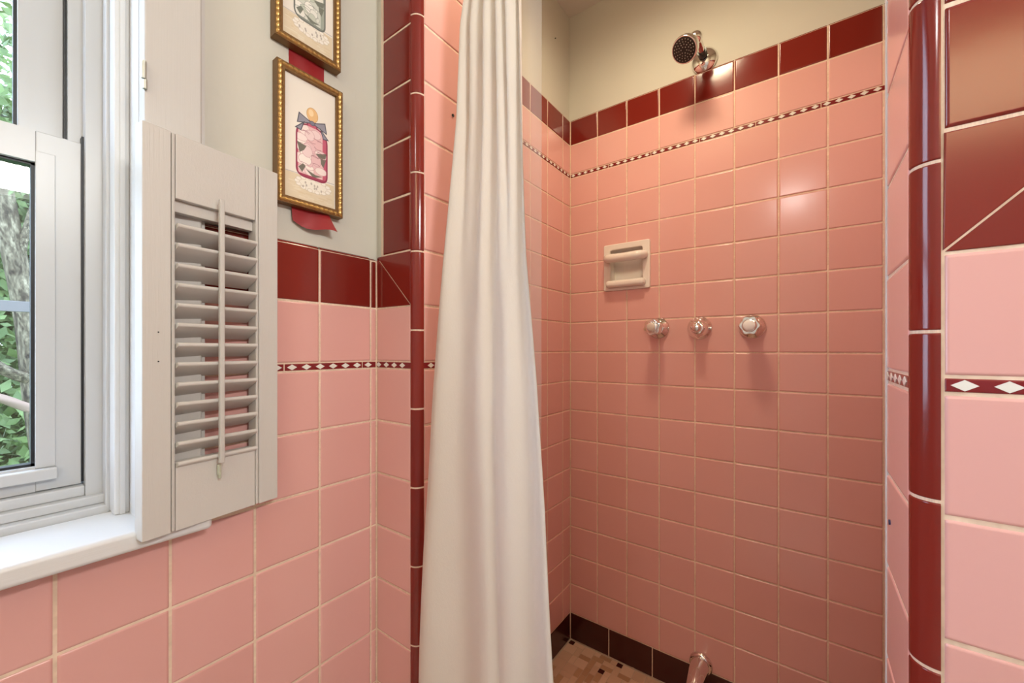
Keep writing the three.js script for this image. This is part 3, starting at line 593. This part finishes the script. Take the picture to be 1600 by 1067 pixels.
{
  const l = thing('vanity_lamp', 'wide amber frosted glass lamp on the rear wall', 'lamp', W(.56, 1.09, -1.55));
  part('back_plate', new RoundedBoxGeometry(.56, .11, .03, 2, .008).translate(0, 0, -.015), chrome, l);
  part('shade', new RoundedBoxGeometry(.60, .31, .10, 3, .03).translate(0, 0, -.08), new THREE.MeshStandardMaterial({ color: 0xffffff, emissive: AMBER, emissiveIntensity: 7.0, roughness: .4 }), l);
  const p = new THREE.RectAreaLight(AMBER, VANITY_LAMP, .56, .28); p.position.set(0, 0, -.14); p.name = 'lamp_light'; l.add(p); // faces into the room
  l.rotation.y = 0;
}
{
  const l = thing('added_fill_lamp', 'added unseen fill lamp on the right bathroom wall', 'lamp', W(1.0, .72, .10));  // unseen lamp added as fill to brighten the window wall
  l.rotation.y = Math.PI / 2; // local -z points left, across the room
  part('back_plate', new RoundedBoxGeometry(.46, .12, .03, 2, .008).translate(0, 0, -.015), chrome, l);
  part('shade', new RoundedBoxGeometry(.42, .16, .10, 3, .03).translate(0, 0, -.08), new THREE.MeshStandardMaterial({ color: 0xffffff, emissive: WARM2, emissiveIntensity: 2.6, roughness: .4 }), l);
  const p = new THREE.RectAreaLight(WARM2, ADDED_SIDE_FILL, .40, .15); p.position.set(0, 0, -.14); p.name = 'lamp_light'; l.add(p);
}
// ------------------------------------------------------------------ garden beyond the window
{
  const ground = structure('ground', 'grassy ground outside the window', 'ground');
  part('lawn', boxGeo(-16, -1.2, -1.9, -1.8, -12, 14), std(.10, .17, .05, .9), ground);
  const barkN = noiseField(128, [[6, .4], [18, .35], [50, .25]], 77), bark = std(1, 1, 1, .9, { map: dataTex(128, (i) => { const k = (barkN[i] - .5) * 170; return [clamp8(78 + k), clamp8(72 + k), clamp8(56 + k * .9)]; }, true, 1, 6) });
  const leafGeo = (() => { const g = new THREE.BufferGeometry(); g.setAttribute('position', new THREE.Float32BufferAttribute([0, -.5, 0, .26, -.05, .05, 0, .5, 0, -.26, -.05, .05], 3)); g.setAttribute('normal', new THREE.Float32BufferAttribute([0, 0, 1, .2, 0, 1, 0, 0, 1, -.2, 0, 1], 3)); g.setAttribute('uv', new THREE.Float32BufferAttribute([0, 0, 1, .5, 0, 1, 0, .5], 2)); g.setIndex([0, 1, 2, 0, 2, 3]); return g; })();
  const leafMat = new THREE.MeshPhysicalMaterial({ color: 0xffffff, roughness: .6, transmission: .35, thickness: 0, side: THREE.DoubleSide });
  const col = new THREE.Color(), mat4 = new THREE.Matrix4(), q = new THREE.Quaternion(), e = new THREE.Euler();
  function foliage(parent, n, place, size) {
    const im = new THREE.InstancedMesh(leafGeo, leafMat, n); im.name = 'foliage'; im.userData.kind = 'stuff'; im.castShadow = im.receiveShadow = true;
    for (let i = 0; i < n; i++) { const p = place(), s = size * (.6 + .8 * rnd()); e.set(rnd() * 6.28, rnd() * 6.28, rnd() * 6.28); q.setFromEuler(e); mat4.compose(p, q, new THREE.Vector3(s, s, s)); im.setMatrixAt(i, mat4); const k = rnd(); col.setRGB(.07 + .13 * k, .13 + .17 * k, .03 + .07 * k); im.setColorAt(i, col); }
    parent.add(im); return im;
  }
  const limb = (pts, r0, r1) => { const c = new THREE.CatmullRomCurve3(pts.map((p) => W(...p))), n = 26, m = 12, fr = c.computeFrenetFrames(n), pos = [], uv = [], idx = []; for (let i = 0; i <= n; i++) { const P = c.getPointAt(i / n), r = r0 + (r1 - r0) * i / n; for (let j = 0; j <= m; j++) { const t = j / m * 6.2832, rr = r * (1 + .10 * Math.sin(3 * t + i * .5)); const d = fr.normals[i].clone().multiplyScalar(Math.cos(t) * rr).add(fr.binormals[i].clone().multiplyScalar(Math.sin(t) * rr)); pos.push(P.x + d.x, P.y + d.y, P.z + d.z); uv.push(j / m * 2, i / n); } } for (let i = 0; i < n; i++) for (let j = 0; j < m; j++) { const k = i * (m + 1) + j; idx.push(k, k + 1, k + m + 1, k + 1, k + m + 2, k + m + 1); } const g = new THREE.BufferGeometry(); g.setAttribute('position', new THREE.Float32BufferAttribute(pos, 3)); g.setAttribute('uv', new THREE.Float32BufferAttribute(uv, 2)); g.setIndex(idx); g.computeVertexNormals(); return g; };
  const tree = thing('garden_tree', 'old leaning tree with grey bark seen through the window', 'tree');
  part('trunk', limb([[-7.0, -1.85, .60], [-7.0, -.6, .50], [-7.0, .35, .415], [-7.0, 1.0, .325], [-7.02, 1.8, .235], [-7.05, 2.6, .13], [-7.1, 3.6, 0]], .115, .075), bark, tree);
  part('branch', limb([[-7.0, .85, .35], [-6.95, 1.25, .40], [-6.9, 1.55, .45], [-6.85, 2.0, .62]], .045, .018), bark, tree);
  part('branch', limb([[-6.95, 1.4, .42], [-6.9, 1.6, .50], [-6.8, 1.75, .62]], .022, .010), bark, tree);
  part('branch', limb([[-7.0, -.35, .48], [-6.9, -.25, .30], [-6.8, -.05, .05], [-6.7, .1, -.5]], .06, .03), bark, tree);
  part('branch', limb([[-6.8, -.72, .55], [-6.8, -.62, .40], [-6.8, -.50, .20], [-6.8, -.35, -.3]], .05, .035), std(.20, .14, .105, .85), tree);
  foliage(tree, 9000, () => { const t = rnd() * 6.2832, c = rnd() * 2 - 1, r = Math.cbrt(rnd()), s = Math.sqrt(1 - c * c); return W(-7.9 + 1.4 * r * s * Math.cos(t), 2.9 + 1.9 * r * c, .3 + 2.4 * r * s * Math.sin(t)); }, .11);
  const hedge = thing('hedge', 'dense green hedge behind the tree outside the window', 'hedge');
  part('stems', merged(Array.from({ length: 9 }, (_, i) => limb([[-9.6, -1.85, -3 + i * .8], [-9.6, -.9, -2.9 + i * .8], [-9.6, 0.6, -3 + i * .8]], .04, .02))), bark, hedge);
  foliage(hedge, 60000, () => W(-9.4 + (rnd() - .5) * 1.8, -1.85 + 5.2 * Math.pow(rnd(), .85), -3.6 + 8 * rnd()), .17);
  const fence = thing('fence_rail', 'grey horizontal rail crossing behind the window pane', 'rail');
  part('rail', boxGeo(-4.03, -4.0, .238, .305, -2.2, 2.4, .004), std(.10, .095, .09, .7), fence);
  for (const a of [-2.1, 2.3]) part('post', boxGeo(-4.10, -4.03, -1.8, .34, a - .035, a + .035, .004), std(.10, .095, .09, .7), fence);
}
renderer.render(scene, camera);
